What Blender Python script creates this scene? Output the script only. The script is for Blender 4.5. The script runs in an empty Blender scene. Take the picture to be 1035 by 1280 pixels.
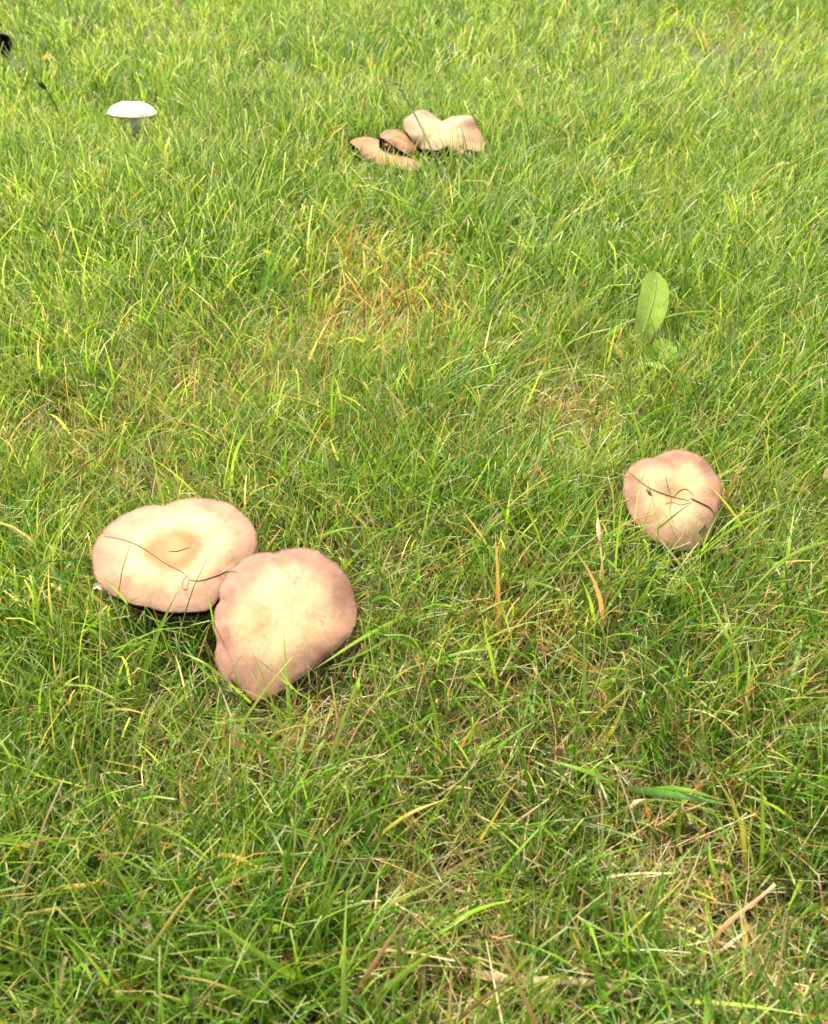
import bpy, math
import numpy as np
from mathutils import Vector
from mathutils.bvhtree import BVHTree

sc = bpy.context.scene
COL = sc.collection

# ------------------------------------------------------------------ camera
H_CAM = 0.40
PITCH = math.radians(38.0)
F_PX = 1108.0                      # focal length in pixels of the 1035x1280 photograph
cam_d = bpy.data.cameras.new('camera')
cam = bpy.data.objects.new('camera', cam_d)
COL.objects.link(cam)
cam.location = (0, 0, H_CAM)
cam.rotation_euler = (math.pi/2 - PITCH, 0, 0)
cam_d.sensor_fit = 'VERTICAL'
cam_d.sensor_height = 36.0
cam_d.lens = F_PX/1280.0*36.0
cam_d.clip_start = 0.01
cam_d.clip_end = 2000.0
cam_d.dof.use_dof = True
cam_d.dof.focus_distance = 0.60
cam_d.dof.aperture_fstop = 17.0
sc.camera = cam

# ------------------------------------------------------------------ light
SUN_EL, SUN_AZ = math.radians(54), math.radians(-36)      # azimuth from +Y towards +X
world = bpy.data.worlds.new('World')
sc.world = world
world.use_nodes = True
nt = world.node_tree
nt.nodes.clear()
wo = nt.nodes.new('ShaderNodeOutputWorld')
bg = nt.nodes.new('ShaderNodeBackground')
hs = nt.nodes.new('ShaderNodeHueSaturation')
sky = nt.nodes.new('ShaderNodeTexSky')
sky.sky_type = 'NISHITA'
sky.sun_disc = False
sky.sun_elevation = SUN_EL
sky.sun_rotation = SUN_AZ
sky.dust_density = 4.0
sky.air_density = 1.0
hs.inputs['Saturation'].default_value = 0.25
bg.inputs['Strength'].default_value = 0.105
nt.links.new(sky.outputs[0], hs.inputs['Color'])
nt.links.new(hs.outputs[0], bg.inputs['Color'])
nt.links.new(bg.outputs[0], wo.inputs['Surface'])

sun_d = bpy.data.lights.new('sun', 'SUN')
sun_d.energy = 3.5
sun_d.angle = math.radians(6)
sun_d.color = (1.0, 0.92, 0.75)
sun = bpy.data.objects.new('sun', sun_d)
COL.objects.link(sun)
sdir = Vector((math.cos(SUN_EL)*math.sin(SUN_AZ), math.cos(SUN_EL)*math.cos(SUN_AZ), math.sin(SUN_EL)))
sun.rotation_euler = sdir.to_track_quat('Z', 'Y').to_euler()
sun.location = sdir*5

sc.view_settings.view_transform = 'Standard'
sc.view_settings.look = 'None'
sc.view_settings.gamma = 1.0
sc.view_settings.exposure = 1.68
sc.view_settings.use_curve_mapping = False
sc.cycles.max_bounces = 8
sc.cycles.transparent_max_bounces = 4

# ------------------------------------------------------------------ helpers
CP, SP = math.cos(PITCH), math.sin(PITCH)
CAM = np.array([0, 0, H_CAM])

def ray(px, py):
    a, b = (px - 517.5)/F_PX, -(py - 640.0)/F_PX
    d = np.array([a, CP + b*SP, -SP + b*CP])
    return d/np.linalg.norm(d)

def at(px, py, z=0.0):
    """the point at height z where the photograph shows pixel px, py"""
    d = ray(px, py)
    return CAM + d*((z - H_CAM)/d[2])

def tag(o, label=None, cat=None, group=None, kind=None):
    if label: o['label'] = label
    if cat: o['category'] = cat
    if group: o['group'] = group
    if kind: o['kind'] = kind
    return o

def empty(name, loc):
    o = bpy.data.objects.new(name, None)
    o.empty_display_size = 0.02
    COL.objects.link(o)
    o.location = loc
    return o

def mesh_obj(name, V, faces, mat, parent=None, origin=(0, 0, 0), col=None, smooth=True):
    me = bpy.data.meshes.new(name)
    V = np.asarray(V, float) - np.asarray(origin, float)
    me.from_pydata(V.tolist(), [], [list(map(int, f)) for f in faces])
    if col is not None:
        c = np.ones((len(V), 4)); c[:, :3] = col
        a = me.color_attributes.new('tint', 'FLOAT_COLOR', 'POINT')
        a.data.foreach_set('color', c.ravel())
    if smooth:
        me.polygons.foreach_set('use_smooth', [True]*len(me.polygons))
    me.materials.append(mat)
    me.update()
    o = bpy.data.objects.new(name, me)
    COL.objects.link(o)
    if parent: o.parent = parent
    else: o.location = origin
    return o

def vnoise(x, y, scale, seed):
    """value noise, 0 to 1"""
    r = np.random.RandomState(seed)
    g = r.rand(64, 64)
    x, y = np.asarray(x)/scale + 1000, np.asarray(y)/scale + 1000
    xi, yi = np.floor(x).astype(int), np.floor(y).astype(int)
    fx, fy = x - xi, y - yi
    fx, fy = fx*fx*(3 - 2*fx), fy*fy*(3 - 2*fy)
    g00, g10 = g[xi % 64, yi % 64], g[(xi+1) % 64, yi % 64]
    g01, g11 = g[xi % 64, (yi+1) % 64], g[(xi+1) % 64, (yi+1) % 64]
    return (g00*(1-fx) + g10*fx)*(1-fy) + (g01*(1-fx) + g11*fx)*fy

def ground_z(x, y):
    x, y = np.asarray(x, float), np.asarray(y, float)
    f = np.exp(-((x**2 + y**2)/25.0))
    return f*((vnoise(x, y, 0.35, 5) - 0.5)*0.012 + (vnoise(x, y, 0.09, 6) - 0.5)*0.006)

def sm(a, b, t):
    t = np.clip((np.asarray(t, float) - a)/(b - a), 0, 1)
    return t*t*(3 - 2*t)

def lerp(a, b, t):
    return np.asarray(a)*(1 - t) + np.asarray(b)*t

# ------------------------------------------------------------------ materials
def new_mat(name):
    m = bpy.data.materials.new(name)
    m.use_nodes = True
    n = m.node_tree
    n.nodes.clear()
    return m, n, n.nodes.new('ShaderNodeOutputMaterial')

def leaf_mat(name, rough=0.42, trans=0.4, spec=0.4, noise_scale=900.0, var=0.25):
    """blade tint from the mesh, slight procedural mottling, light shining through"""
    m, n, out = new_mat(name)
    at_ = n.nodes.new('ShaderNodeAttribute'); at_.attribute_name = 'tint'
    tc = n.nodes.new('ShaderNodeTexCoord')
    no = n.nodes.new('ShaderNodeTexNoise'); no.inputs['Scale'].default_value = noise_scale
    no.inputs['Detail'].default_value = 2
    mr = n.nodes.new('ShaderNodeMapRange')
    mr.inputs['To Min'].default_value = 1 - var; mr.inputs['To Max'].default_value = 1 + var
    mx = n.nodes.new('ShaderNodeVectorMath'); mx.operation = 'SCALE'
    pb = n.nodes.new('ShaderNodeBsdfPrincipled')
    pb.inputs['Roughness'].default_value = rough
    pb.inputs['Specular IOR Level'].default_value = spec
    tr = n.nodes.new('ShaderNodeBsdfTranslucent')
    tm = n.nodes.new('ShaderNodeVectorMath'); tm.operation = 'MULTIPLY'
    tm.inputs[1].default_value = (1.43, 1.29, 0.88)
    ms = n.nodes.new('ShaderNodeMixShader'); ms.inputs[0].default_value = trans
    L = n.links.new
    L(tc.outputs['Object'], no.inputs['Vector'])
    L(no.outputs['Fac'], mr.inputs['Value'])
    L(at_.outputs['Color'], mx.inputs[0]); L(mr.outputs[0], mx.inputs['Scale'])
    L(mx.outputs[0], pb.inputs['Base Color'])
    L(mx.outputs[0], tm.inputs[0]); L(tm.outputs[0], tr.inputs['Color'])
    L(pb.outputs[0], ms.inputs[1]); L(tr.outputs[0], ms.inputs[2])
    L(ms.outputs[0], out.inputs['Surface'])
    return m

def skin_mat(name, rough=0.5, sss=0.12, spec=0.35, fine=260.0, bump=0.25, var=0.14):
    """mushroom flesh: pigment from the mesh, fine fibres and pits from noise"""
    m, n, out = new_mat(name)
    L = n.links.new
    at_ = n.nodes.new('ShaderNodeAttribute'); at_.attribute_name = 'tint'
    tc = n.nodes.new('ShaderNodeTexCoord')
    n1 = n.nodes.new('ShaderNodeTexNoise'); n1.inputs['Scale'].default_value = fine*1.8
    n1.inputs['Detail'].default_value = 5; n1.inputs['Roughness'].default_value = 0.65
    n2 = n.nodes.new('ShaderNodeTexNoise'); n2.inputs['Scale'].default_value = 70
    n2.inputs['Detail'].default_value = 4
    mr = n.nodes.new('ShaderNodeMapRange')
    mr.inputs['From Min'].default_value = 0.25; mr.inputs['From Max'].default_value = 0.75
    mr.inputs['To Min'].default_value = 1 - var; mr.inputs['To Max'].default_value = 1 + var
    mul = n.nodes.new('ShaderNodeMath'); mul.operation = 'ADD'
    hal = n.nodes.new('ShaderNodeMath'); hal.operation = 'MULTIPLY'; hal.inputs[1].default_value = 0.5
    mx = n.nodes.new('ShaderNodeVectorMath'); mx.operation = 'SCALE'
    pb = n.nodes.new('ShaderNodeBsdfPrincipled')
    pb.inputs['Roughness'].default_value = rough
    pb.inputs['Specular IOR Level'].default_value = spec
    pb.inputs['Subsurface Weight'].default_value = sss
    pb.inputs['Subsurface Radius'].default_value = (0.004, 0.002, 0.001)
    pb.inputs['Subsurface Scale'].default_value = 1.0
    bp = n.nodes.new('ShaderNodeBump'); bp.inputs['Strength'].default_value = bump
    bp.inputs['Distance'].default_value = 0.0012
    L(tc.outputs['Object'], n1.inputs['Vector']); L(tc.outputs['Object'], n2.inputs['Vector'])
    L(n1.outputs['Fac'], mul.inputs[0]); L(n2.outputs['Fac'], mul.inputs[1])
    L(mul.outputs[0], hal.inputs[0]); L(hal.outputs[0], mr.inputs['Value'])
    L(at_.outputs['Color'], mx.inputs[0]); L(mr.outputs[0], mx.inputs['Scale'])
    L(mx.outputs[0], pb.inputs['Base Color'])
    L(hal.outputs[0], bp.inputs['Height']); L(bp.outputs[0], pb.inputs['Normal'])
    L(pb.outputs[0], out.inputs['Surface'])
    return m

def soil_mat():
    m, n, out = new_mat('soil')
    L = n.links.new
    tc = n.nodes.new('ShaderNodeTexCoord')
    n1 = n.nodes.new('ShaderNodeTexNoise'); n1.inputs['Scale'].default_value = 180; n1.inputs['Detail'].default_value = 8
    n2 = n.nodes.new('ShaderNodeTexNoise'); n2.inputs['Scale'].default_value = 9; n2.inputs['Detail'].default_value = 5
    cr = n.nodes.new('ShaderNodeValToRGB')
    e = cr.color_ramp.elements
    e[0].position, e[0].color = 0.3, (0.018, 0.013, 0.007, 1)
    e[1].position, e[1].color = 0.75, (0.13, 0.10, 0.045, 1)
    cg = n.nodes.new('ShaderNodeValToRGB')
    e = cg.color_ramp.elements
    e[0].position, e[0].color = 0.35, (0.035, 0.05, 0.010, 1)
    e[1].position, e[1].color = 0.7, (0.06, 0.085, 0.015, 1)
    mx = n.nodes.new('ShaderNodeMix'); mx.data_type = 'RGBA'; mx.inputs['Factor'].default_value = 0.6
    pb = n.nodes.new('ShaderNodeBsdfPrincipled'); pb.inputs['Roughness'].default_value = 0.95
    bp = n.nodes.new('ShaderNodeBump'); bp.inputs['Strength'].default_value = 0.8; bp.inputs['Distance'].default_value = 0.004
    L(tc.outputs['Object'], n1.inputs['Vector']); L(tc.outputs['Object'], n2.inputs['Vector'])
    L(n1.outputs['Fac'], cr.inputs[0]); L(n2.outputs['Fac'], cg.inputs[0])
    L(cr.outputs[0], mx.inputs['A']); L(cg.outputs[0], mx.inputs['B'])
    L(mx.outputs['Result'], pb.inputs['Base Color'])
    L(n1.outputs['Fac'], bp.inputs['Height']); L(bp.outputs[0], pb.inputs['Normal'])
    L(pb.outputs[0], out.inputs['Surface'])
    return m

M_GRASS = leaf_mat('grass_blade', 0.42, 0.48, 0.40)
M_DRY = leaf_mat('dry_grass', 0.55, 0.25, 0.35, 1200, 0.35)
M_LEAF = leaf_mat('broad_leaf', 0.5, 0.35, 0.3, 300, 0.15)
M_CAP = skin_mat('mushroom_cap', rough=0.7, spec=0.15, bump=0.35, var=0.25)
M_GILL = skin_mat('mushroom_gills', 0.8, 0.0, 0.1, 500, 0.3, 0.35)
M_STEM = skin_mat('mushroom_stem', 0.65, 0.1, 0.2, 300, 0.4, 0.2)
M_SOIL = soil_mat()

# ------------------------------------------------------------------ the ground: one sheet out to the horizon
def axis():
    t = np.linspace(-1, 1, 181)
    return np.sign(t)*(np.abs(t)*2.6 + np.abs(t)**9*600)
ax = axis()
gx, gy = np.meshgrid(ax, ax, indexing='ij')
gy = gy + 1.2
gz = ground_z(gx, gy)
n = len(ax)
idx = np.arange(n*n).reshape(n, n)
quads = np.stack([idx[:-1, :-1], idx[1:, :-1], idx[1:, 1:], idx[:-1, 1:]], -1).reshape(-1, 4)
g = mesh_obj('ground', np.stack([gx, gy, gz], -1).reshape(-1, 3), quads, M_SOIL)
tag(g, 'brown soil and moss under the lawn', 'ground', kind='structure')

# ------------------------------------------------------------------ mushrooms
CAPS = []          # footprints that keep the grass from growing through

def polar_outline(th, rr, na, jag, seed, soft=1):
    o = np.argsort(th); th, rr = th[o], rr[o]
    T = np.concatenate([th - 2*np.pi, th, th + 2*np.pi]); Rr = np.concatenate([rr]*3)
    A = np.linspace(0, 2*np.pi, na, endpoint=False)
    A = np.where(A > np.pi, A - 2*np.pi, A)
    R = np.interp(A, T, Rr)
    k = np.array([1, 2, 1.0]); k /= k.sum()
    for _ in range(4*soft): R = np.convolve(np.concatenate([R[-1:], R, R[:1]]), k, 'valid')
    r = np.random.RandomState(seed)
    j = r.randn(na); j = np.convolve(np.concatenate([j[-2:], j, j[:2]]), np.ones(5)/5, 'valid')
    j2 = r.randn(na)
    return A, R*(1 + jag*(j + 0.35*j2))

def mushroom(label, group, outline, centre, zc, normal, dome, paint, stem_r=0.008, stem_px=None,
             jag=0.008, wobble=0.0008, fold=None, seed=1, gill_col=(0.045, 0.022, 0.014), stem_col=(0.62, 0.5, 0.36),
             name='field_mushroom', dip=0.25, ring=True, thick=0.005, cat='mushroom', bell=1.8, drop=0.0, soft=1):
    C = at(centre[0], centre[1], zc)
    nrm = np.array(normal, float); nrm /= np.linalg.norm(nrm)
    u = np.array([1.0, 0, 0]); u -= nrm*u.dot(nrm); u /= np.linalg.norm(u)
    v = np.cross(nrm, u)
    th, rr = [], []
    for (px, py) in outline:
        d = ray(px, py)
        t = (C - CAM).dot(nrm)/d.dot(nrm)
        q = CAM + d*t - C
        a, b = q.dot(u), q.dot(v)
        th.append(math.atan2(b, a)); rr.append(math.hypot(a, b))
    na, nr = 216, 30
    A, R = polar_outline(np.array(th), np.array(rr), na, jag, seed, soft)
    rmean = R.mean()
    kk = np.exp(-np.linspace(-2, 2, 61)**2); kk /= kk.sum()
    Rs = np.convolve(np.concatenate([R[-30:], R, R[:30]]), kk, 'valid')
    def RT_(t): return Rs + (R - Rs)*min(1.0, t)**(5 if fold is None else 2)      # notches stay at the margin
    r = np.random.RandomState(seed + 50)
    ph = r.rand(6)*6.28
    def top(t, ai):
        z = dome*(1 - np.abs(t)**bell) - dip*dome*np.exp(-(t/0.30)**2)
        z = z + wobble*t**3*(np.sin(3*A[ai] + ph[0]) + 0.7*np.sin(5*A[ai] + ph[1]) + 0.5*np.sin(9*A[ai] + ph[2]))
        z = z + 0.0008*np.sin(4*A[ai] + ph[3])*np.sin(6*t + ph[4])*t
        if fold is not None:
            fa, depth, wid = fold
            da = (A[ai] - fa + np.pi) % (2*np.pi) - np.pi
            z = z - depth*np.exp(-(da/wid)**2)*t*(1.3 - 0.3*t)
        return z
    ts = np.concatenate([np.linspace(0, .935, nr - 4), [.955, .972, .987, 1.0]])
    ai = np.arange(na)
    V, colr = [], []
    V.append(C + nrm*top(0.0, 0)); colr.append((0.0, 0.0))
    base_r = []
    for t in ts[1:]:
        z = top(t, ai)
        z = z - sm(0.90, 1.0, t)*0.0006
        P = C + np.outer(RT_(t)*t*np.cos(A), u) + np.outer(RT_(t)*t*np.sin(A), v) + np.outer(z, nrm)
        V += list(P); colr += [(t, a) for a in A]
    # rolled margin and the underside of the flesh
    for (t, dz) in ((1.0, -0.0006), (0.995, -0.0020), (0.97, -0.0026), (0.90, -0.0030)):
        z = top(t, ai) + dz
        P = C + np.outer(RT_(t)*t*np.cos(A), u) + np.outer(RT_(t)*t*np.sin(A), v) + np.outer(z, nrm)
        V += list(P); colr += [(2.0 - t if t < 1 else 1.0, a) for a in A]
    rings = nr - 1 + 4
    F = [[0, 1 + k, 1 + (k+1) % na] for k in range(na)]
    for q in range(rings - 1):
        if q == nr - 2: continue            # the margin is a crisp edge
        o0, o1 = 1 + q*na, 1 + (q+1)*na
        F += [[o0 + k, o1 + k, o1 + (k+1) % na, o0 + (k+1) % na] for k in range(na)]
    V = np.array(V); tt = np.array([c[0] for c in colr]); aa = np.array([c[1] for c in colr])
    loc = np.stack([(V - C) @ u, (V - C) @ v], -1)
    col = paint(tt, aa, loc/rmean, seed)
    # stem
    foot = at(*stem_px, 0.0) if stem_px else np.array([C[0], C[1], 0.0])
    foot[2] = float(ground_z(foot[0], foot[1])) - 0.004
    root = empty(name, foot + np.array([0, 0, 0.004]))
    base = np.array(root.location)
    tag(root, label, cat, group)
    cap = mesh_obj('cap', V, F, M_CAP, root, base, col)
    # gills: radial folds hanging under the flesh
    ng = 150
    Ag = np.linspace(0, 2*np.pi, ng*2, endpoint=False)
    Aw = np.where(Ag > np.pi, Ag - 2*np.pi, Ag)
    so = np.argsort(A)
    Rg = np.interp(Aw, A[so], R[so], period=2*np.pi)
    gt = [0.955, 0.88, 0.8, 0.6, 0.4, 0.16]
    GV, GC = [], []
    for t in gt:
        k = np.clip(np.round((Ag/(2*np.pi))*na).astype(int) % na, 0, na-1)
        z = top(t, k) - thick*(0.75 + 0.9*(1 - t)) - drop*min(1, (1 - t)/.2)
        ridge = np.where(np.arange(ng*2) % 2 == 0, -0.0034*math.sin(math.pi*min(1, (1-t)*2.2 + 0.12)), 0.0)
        P = C + np.outer(Rg*t*np.cos(Ag), u) + np.outer(Rg*t*np.sin(Ag), v) + np.outer(z + ridge, nrm)
        GV += list(P)
        cc = np.array(gill_col)[None, :]*(0.8 + 0.4*r.rand(ng*2))[:, None]
        GC += list(cc)
    m2 = ng*2
    GF = []
    for q in range(len(gt) - 1):
        GF += [[q*m2 + (k+1) % m2, (q+1)*m2 + (k+1) % m2, (q+1)*m2 + k, q*m2 + k] for k in range(m2)]
    mesh_obj('gills', GV, GF, M_GILL, root, base, np.array(GC), smooth=False)
    # stem tube, bending from the foot to the middle of the cap
    P0 = C + nrm*(float(top(0.0, 0)) - 0.004); P2 = foot
    P1 = P0 - nrm*0.5*np.linalg.norm(P0 - P2)
    ns, nk = 14, 20
    SV, SC = [], []
    for q in range(ns):
        s = q/(ns - 1)
        P = (1-s)**2*P0 + 2*s*(1-s)*P1 + s*s*P2
        T = 2*(1-s)*(P1 - P0) + 2*s*(P2 - P1); T /= np.linalg.norm(T)
        e1 = np.cross(T, [0, 1, 0]); e1 /= np.linalg.norm(e1); e2 = np.cross(T, e1)
        rad = stem_r*(1.25 - 0.5*sm(0, 0.2, s) + 0.15*s + 0.25*sm(0.7, 1, s))
        for k in range(nk):
            w = 2*math.pi*k/nk
            SV.append(P + rad*(1 + 0.05*r.randn())*(math.cos(w)*e1 + math.sin(w)*e2))
            SC.append(np.array(stem_col)*(0.85 + 0.25*r.rand())*(1 - 0.25*s))
    SF = []
    for q in range(ns - 1):
        SF += [[q*nk + k, q*nk + (k+1) % nk, (q+1)*nk + (k+1) % nk, (q+1)*nk + k] for k in range(nk)]
    SF.append([(ns-1)*nk + k for k in range(nk)])
    st = mesh_obj('stem', SV, SF, M_STEM, root, base, np.array(SC))
    if ring:
        s = 0.38
        P = (1-s)**2*P0 + 2*s*(1-s)*P1 + s*s*P2
        T = 2*(1-s)*(P1 - P0) + 2*s*(P2 - P1); T /= np.linalg.norm(T)
        e1 = np.cross(T, [0, 1, 0]); e1 /= np.linalg.norm(e1); e2 = np.cross(T, e1)
        RV = []
        for (f, dz) in ((0.82, 0.0), (1.2, 0.001), (1.55, 0.005), (1.2, 0.003), (0.82, 0.003)):
            for k in range(36):
                w = 2*math.pi*k/36
                fr = f*(1 + (0.10*r.randn() if f > 1.3 else 0))
                RV.append(P + T*(dz + (0.0008*r.randn() if f > 1.3 else 0)) + stem_r*fr*(math.cos(w)*e1 + math.sin(w)*e2))
        RF = []
        for q in range(4):
            RF += [[q*36 + k, q*36 + (k+1) % 36, (q+1)*36 + (k+1) % 36, (q+1)*36 + k] for k in range(36)]
        mesh_obj('ring', RV, RF, M_STEM, st, base, np.tile(np.array(stem_col)*0.8, (len(RV), 1)))
    bvh = BVHTree.FromPolygons([tuple(p) for p in V], [tuple(f) for f in F])
    info = dict(C=C, n=nrm, u=u, v=v, A=A[so], R=R[so], dome=dome, bvh=bvh, root=root, foot=foot, stem_r=stem_r)
    CAPS.append(info)
    return info

def n2(loc, s, seed):
    return vnoise(loc[:, 0], loc[:, 1], s, seed)

CREAM = np.array([0.42, 0.308, 0.166]); TAN = np.array([0.235, 0.118, 0.046]); PINK = np.array([0.268, 0.148, 0.095])
MAUVE = np.array([0.185, 0.100, 0.076]); RIM = np.array([0.12, 0.062, 0.038]); PALE = np.array([0.42, 0.290, 0.160])

def fbm(loc, s, seed):
    x, y = loc[:, 0], loc[:, 1]
    o = 0
    for i, a in enumerate((.5, .3, .2)):
        c_, s_ = math.cos(.9*i + .5), math.sin(.9*i + .5)
        o = o + a*vnoise(c_*x - s_*y, s_*x + c_*y, s/2**i, seed + 13*i)
    return o

def mixc(a, b, t):
    t = np.clip(t, 0, 1)[:, None]
    return a*(1 - t) + b*t

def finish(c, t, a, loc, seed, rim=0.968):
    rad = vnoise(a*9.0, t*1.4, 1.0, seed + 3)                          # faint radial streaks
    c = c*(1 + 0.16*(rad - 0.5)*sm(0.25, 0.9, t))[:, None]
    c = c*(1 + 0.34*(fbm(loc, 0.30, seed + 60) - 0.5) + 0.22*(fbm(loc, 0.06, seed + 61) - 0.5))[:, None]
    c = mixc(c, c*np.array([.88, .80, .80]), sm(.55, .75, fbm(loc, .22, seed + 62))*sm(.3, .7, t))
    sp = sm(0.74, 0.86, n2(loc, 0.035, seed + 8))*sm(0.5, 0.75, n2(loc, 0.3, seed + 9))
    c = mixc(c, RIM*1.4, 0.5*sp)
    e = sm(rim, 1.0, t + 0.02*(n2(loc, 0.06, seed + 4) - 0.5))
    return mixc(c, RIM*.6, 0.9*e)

def paint_disc(t, a, loc, seed):
    """cream cap with a clear tan disc, a pale halo and a pinkish margin"""
    w = t + 0.05*(fbm(loc, 0.16, seed) - 0.5)
    c = np.tile(lerp(TAN, CREAM, 0.22), (len(t), 1))
    c = mixc(c, np.tile(TAN, (len(t), 1)), sm(0.10, 0.25, w)*sm(0.2, 0.6, n2(loc, 0.2, seed + 1)))
    c = mixc(c, np.tile(CREAM, (len(t), 1)), sm(0.24, 0.52, w))
    c = mixc(c, np.tile(lerp(PINK, CREAM, 0.15), (len(t), 1)), sm(0.52, 0.82, w + 0.10*(n2(loc, 0.5, seed + 2) - 0.5)))
    c = mixc(c, np.tile(MAUVE, (len(t), 1)), 0.6*sm(0.85, 1.02, w))
    return finish(c, t, a, loc, seed)

def paint_plain(t, a, loc, seed):
    """pale buff middle with mottled tan and a mauve margin"""
    w = t + 0.30*(n2(loc, 0.55, seed) - 0.5)
    c = np.tile(lerp(CREAM, PALE, 0.4), (len(t), 1))
    sp = sm(0.5, 0.8, n2(loc, 0.4, seed + 1))*sm(0.75, 0.3, t)
    c = mixc(c, np.tile(lerp(TAN, CREAM, 0.35), (len(t), 1)), 0.8*sp)
    c = mixc(c, np.tile(PINK, (len(t), 1)), sm(0.48, 0.85, w))
    c = mixc(c, np.tile(MAUVE, (len(t), 1)), 0.65*sm(0.82, 1.08, w))
    return finish(c, t, a, loc, seed)

def paint_far(t, a, loc, seed):
    w = t + 0.35*(n2(loc, 0.6, seed) - 0.5)
    c = np.tile(PALE, (len(t), 1))
    c = mixc(c, np.tile(lerp(PINK, PALE, 0.4), (len(t), 1)), sm(0.3, 0.75, w))
    c = mixc(c, np.tile(MAUVE, (len(t), 1)), 0.4*sm(0.85, 1.1, w))
    return finish(c, t, a, loc, seed, 0.96)

def paint_dull(t, a, loc, seed):
    return paint_far(t, a, loc, seed)*np.array([0.74, 0.63, 0.52])*(0.6 + 0.7*fbm(loc, .5, seed + 70))[:, None]

def paint_white(t, a, loc, seed):
    c = np.tile(np.array([0.66, 0.63, 0.52]), (len(t), 1))
    c = mixc(c, np.tile(np.array([0.60, 0.50, 0.32]), (len(t), 1)), 0.5*sm(0.5, 0.8, n2(loc, 0.5, seed)))
    return c

def paint_black(t, a, loc, seed):
    c = np.tile(np.array([0.55, 0.44, 0.25]), (len(t), 1))
    return c*(0.7 + 0.5*n2(loc, 0.2, seed))[:, None]

R = math.radians
G_PAIR = None
capL = mushroom('broad flat mushroom with tan disc in pale ring, overlapping a second cap',
    None, [(115,698),(118,678),(133,657),(148,646),(165,637),(180,631),(194,627),(199,629),(202,631.5),(206,629),(211,626.5),(225,623),(241,621.5),(262,622),(286,629),(305,642),(317,657),(322,673),
           (320,690),(306,704),(290,716),(276,738),(262,764),(245,767),(215,765),(185,757),(155,748),(130,737),(119,722)],
    (219,695), 0.046, (0.02, -0.10, 1), 0.006, paint_disc, 0.0085, stem_px=(236,770), seed=11, stem_col=(.5,.36,.22), dip=0.40, jag=0.006, drop=.007)
capR = mushroom('mushroom cap tilted on edge with ragged side, pushed under a neighbouring disc-marked cap',
    None, [(266,770),(269,758),(275,750),(271,738),(282,720),(295,703),(302,697),(318,692),(348,690),(353,685),(372,683),(395,688),(415,700),(432,717),(443,740),(447,762),
           (444,780),(436,796),(424,809),(405,824),(390,836),(372,849),(345,867),(326,874),(314,875),(297,866),(282,853),(273,838),(269,824),(267,814),(273,806),(268,790)],
    (357,778), 0.043, (0.05, -0.38, 1), 0.006, paint_plain, 0.0085, stem_px=(352,770), seed=23, dip=0.12, jag=0.011)
capE = mushroom('lone tan mushroom cap standing amid long grass with threads across it',
    None, [(779,612),(781,592),(793,578),(808,570),(817,573),(826,567),(838,563),(856,562),(876,569),(892,582),(902,600),(902,616),(897,634),
           (893,656),(884,676),(866,687),(848,688),(830,682),(812,673),(798,660),(788,642),(782,626)],
    (841,622), 0.042, (-0.05, -0.48, 1), 0.005, paint_plain, 0.007, stem_px=(841,618), seed=31, dip=0.9, jag=0.007, wobble=0.0009)
G_FAR = 'mushrooms crowded in the clump'
capH = mushroom('large heart-shaped buff mushroom cap, highest of the crowded clump',
    G_FAR, [(503,155),(508,143),(520,134),(533,132),(545,137),(552,145),(566,143),(582,145),(596,155),(604,170),(605,184),(598,192),(584,196),
            (575,186),(562,183),(551,188),(538,187),(523,180),(510,170)],
    (553,167), 0.052, (-0.02, -0.38, 1), 0.004, paint_far, 0.010, stem_px=(553,196), seed=42, fold=(1.75, 0.008, 0.40), dip=0.8, jag=0.014, wobble=0.003, drop=.012, stem_col=(.16,.10,.06), gill_col=(.012,.008,.006))
capM = mushroom('small folded mushroom wedged between the larger caps of the clump',
    G_FAR, [(476,170),(482,164),(492,161),(503,163),(511,170),(517,180),(516,190),(508,191),(496,184),(485,178)],
    (497,175), 0.049, (0.34, -0.08, 1), 0.004, paint_dull, 0.007, stem_px=(502,197), seed=45, dip=0.2, jag=0.01, drop=.012, stem_col=(.16,.10,.06), gill_col=(.012,.008,.006))
capW = mushroom('low brownish mushroom with split cap at the edge of the clump',
    G_FAR, [(436,176),(441,169),(454,168),(468,171),(480,178),(490,188),(506,196),(524,205),(529,213),(520,218),(503,213),(486,207),(468,200),
            (452,190),(441,184)],
    (480,190), 0.036, (-0.06, -0.12, 1), 0.004, paint_dull, 0.008, stem_px=(485,206), seed=47, dip=0.35, jag=0.012, wobble=0.003, drop=.012, stem_col=(.16,.10,.06), gill_col=(.012,.008,.006))
capB = mushroom('white mushroom with smooth bright cap standing alone on a pale stem',
    None, [(165 + 31*math.cos(a/12*math.pi), 140 + 6.4*math.sin(a/12*math.pi)) for a in range(24)],
    (165,138), 0.052, (0.0, 0.02, 1), 0.0105, paint_white, 0.0090, stem_px=(173,172), seed=52, dip=0.0, jag=0.003, wobble=0.0,
    gill_col=(0.45, 0.36, 0.28), stem_col=(0.85, 0.84, 0.66), bell=5.0, ring=False, soft=2)
capK = mushroom('overturned mushroom showing black gills under a thin cream edge',
    None, [(-26,60),(-24,46),(-12,40),(2,40),(12,42),(15,50),(14,60),(8,70),(-4,76),(-18,72)],
    (-6,57), 0.040, (0.10, 0.90, 0.55), 0.010, paint_black, 0.006, stem_px=(-4,76), seed=57, dip=0.0, gill_col=(0.006, 0.005, 0.004), ring=False)

# ------------------------------------------------------------------ lawn
rng = np.random.RandomState(7)

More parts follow.
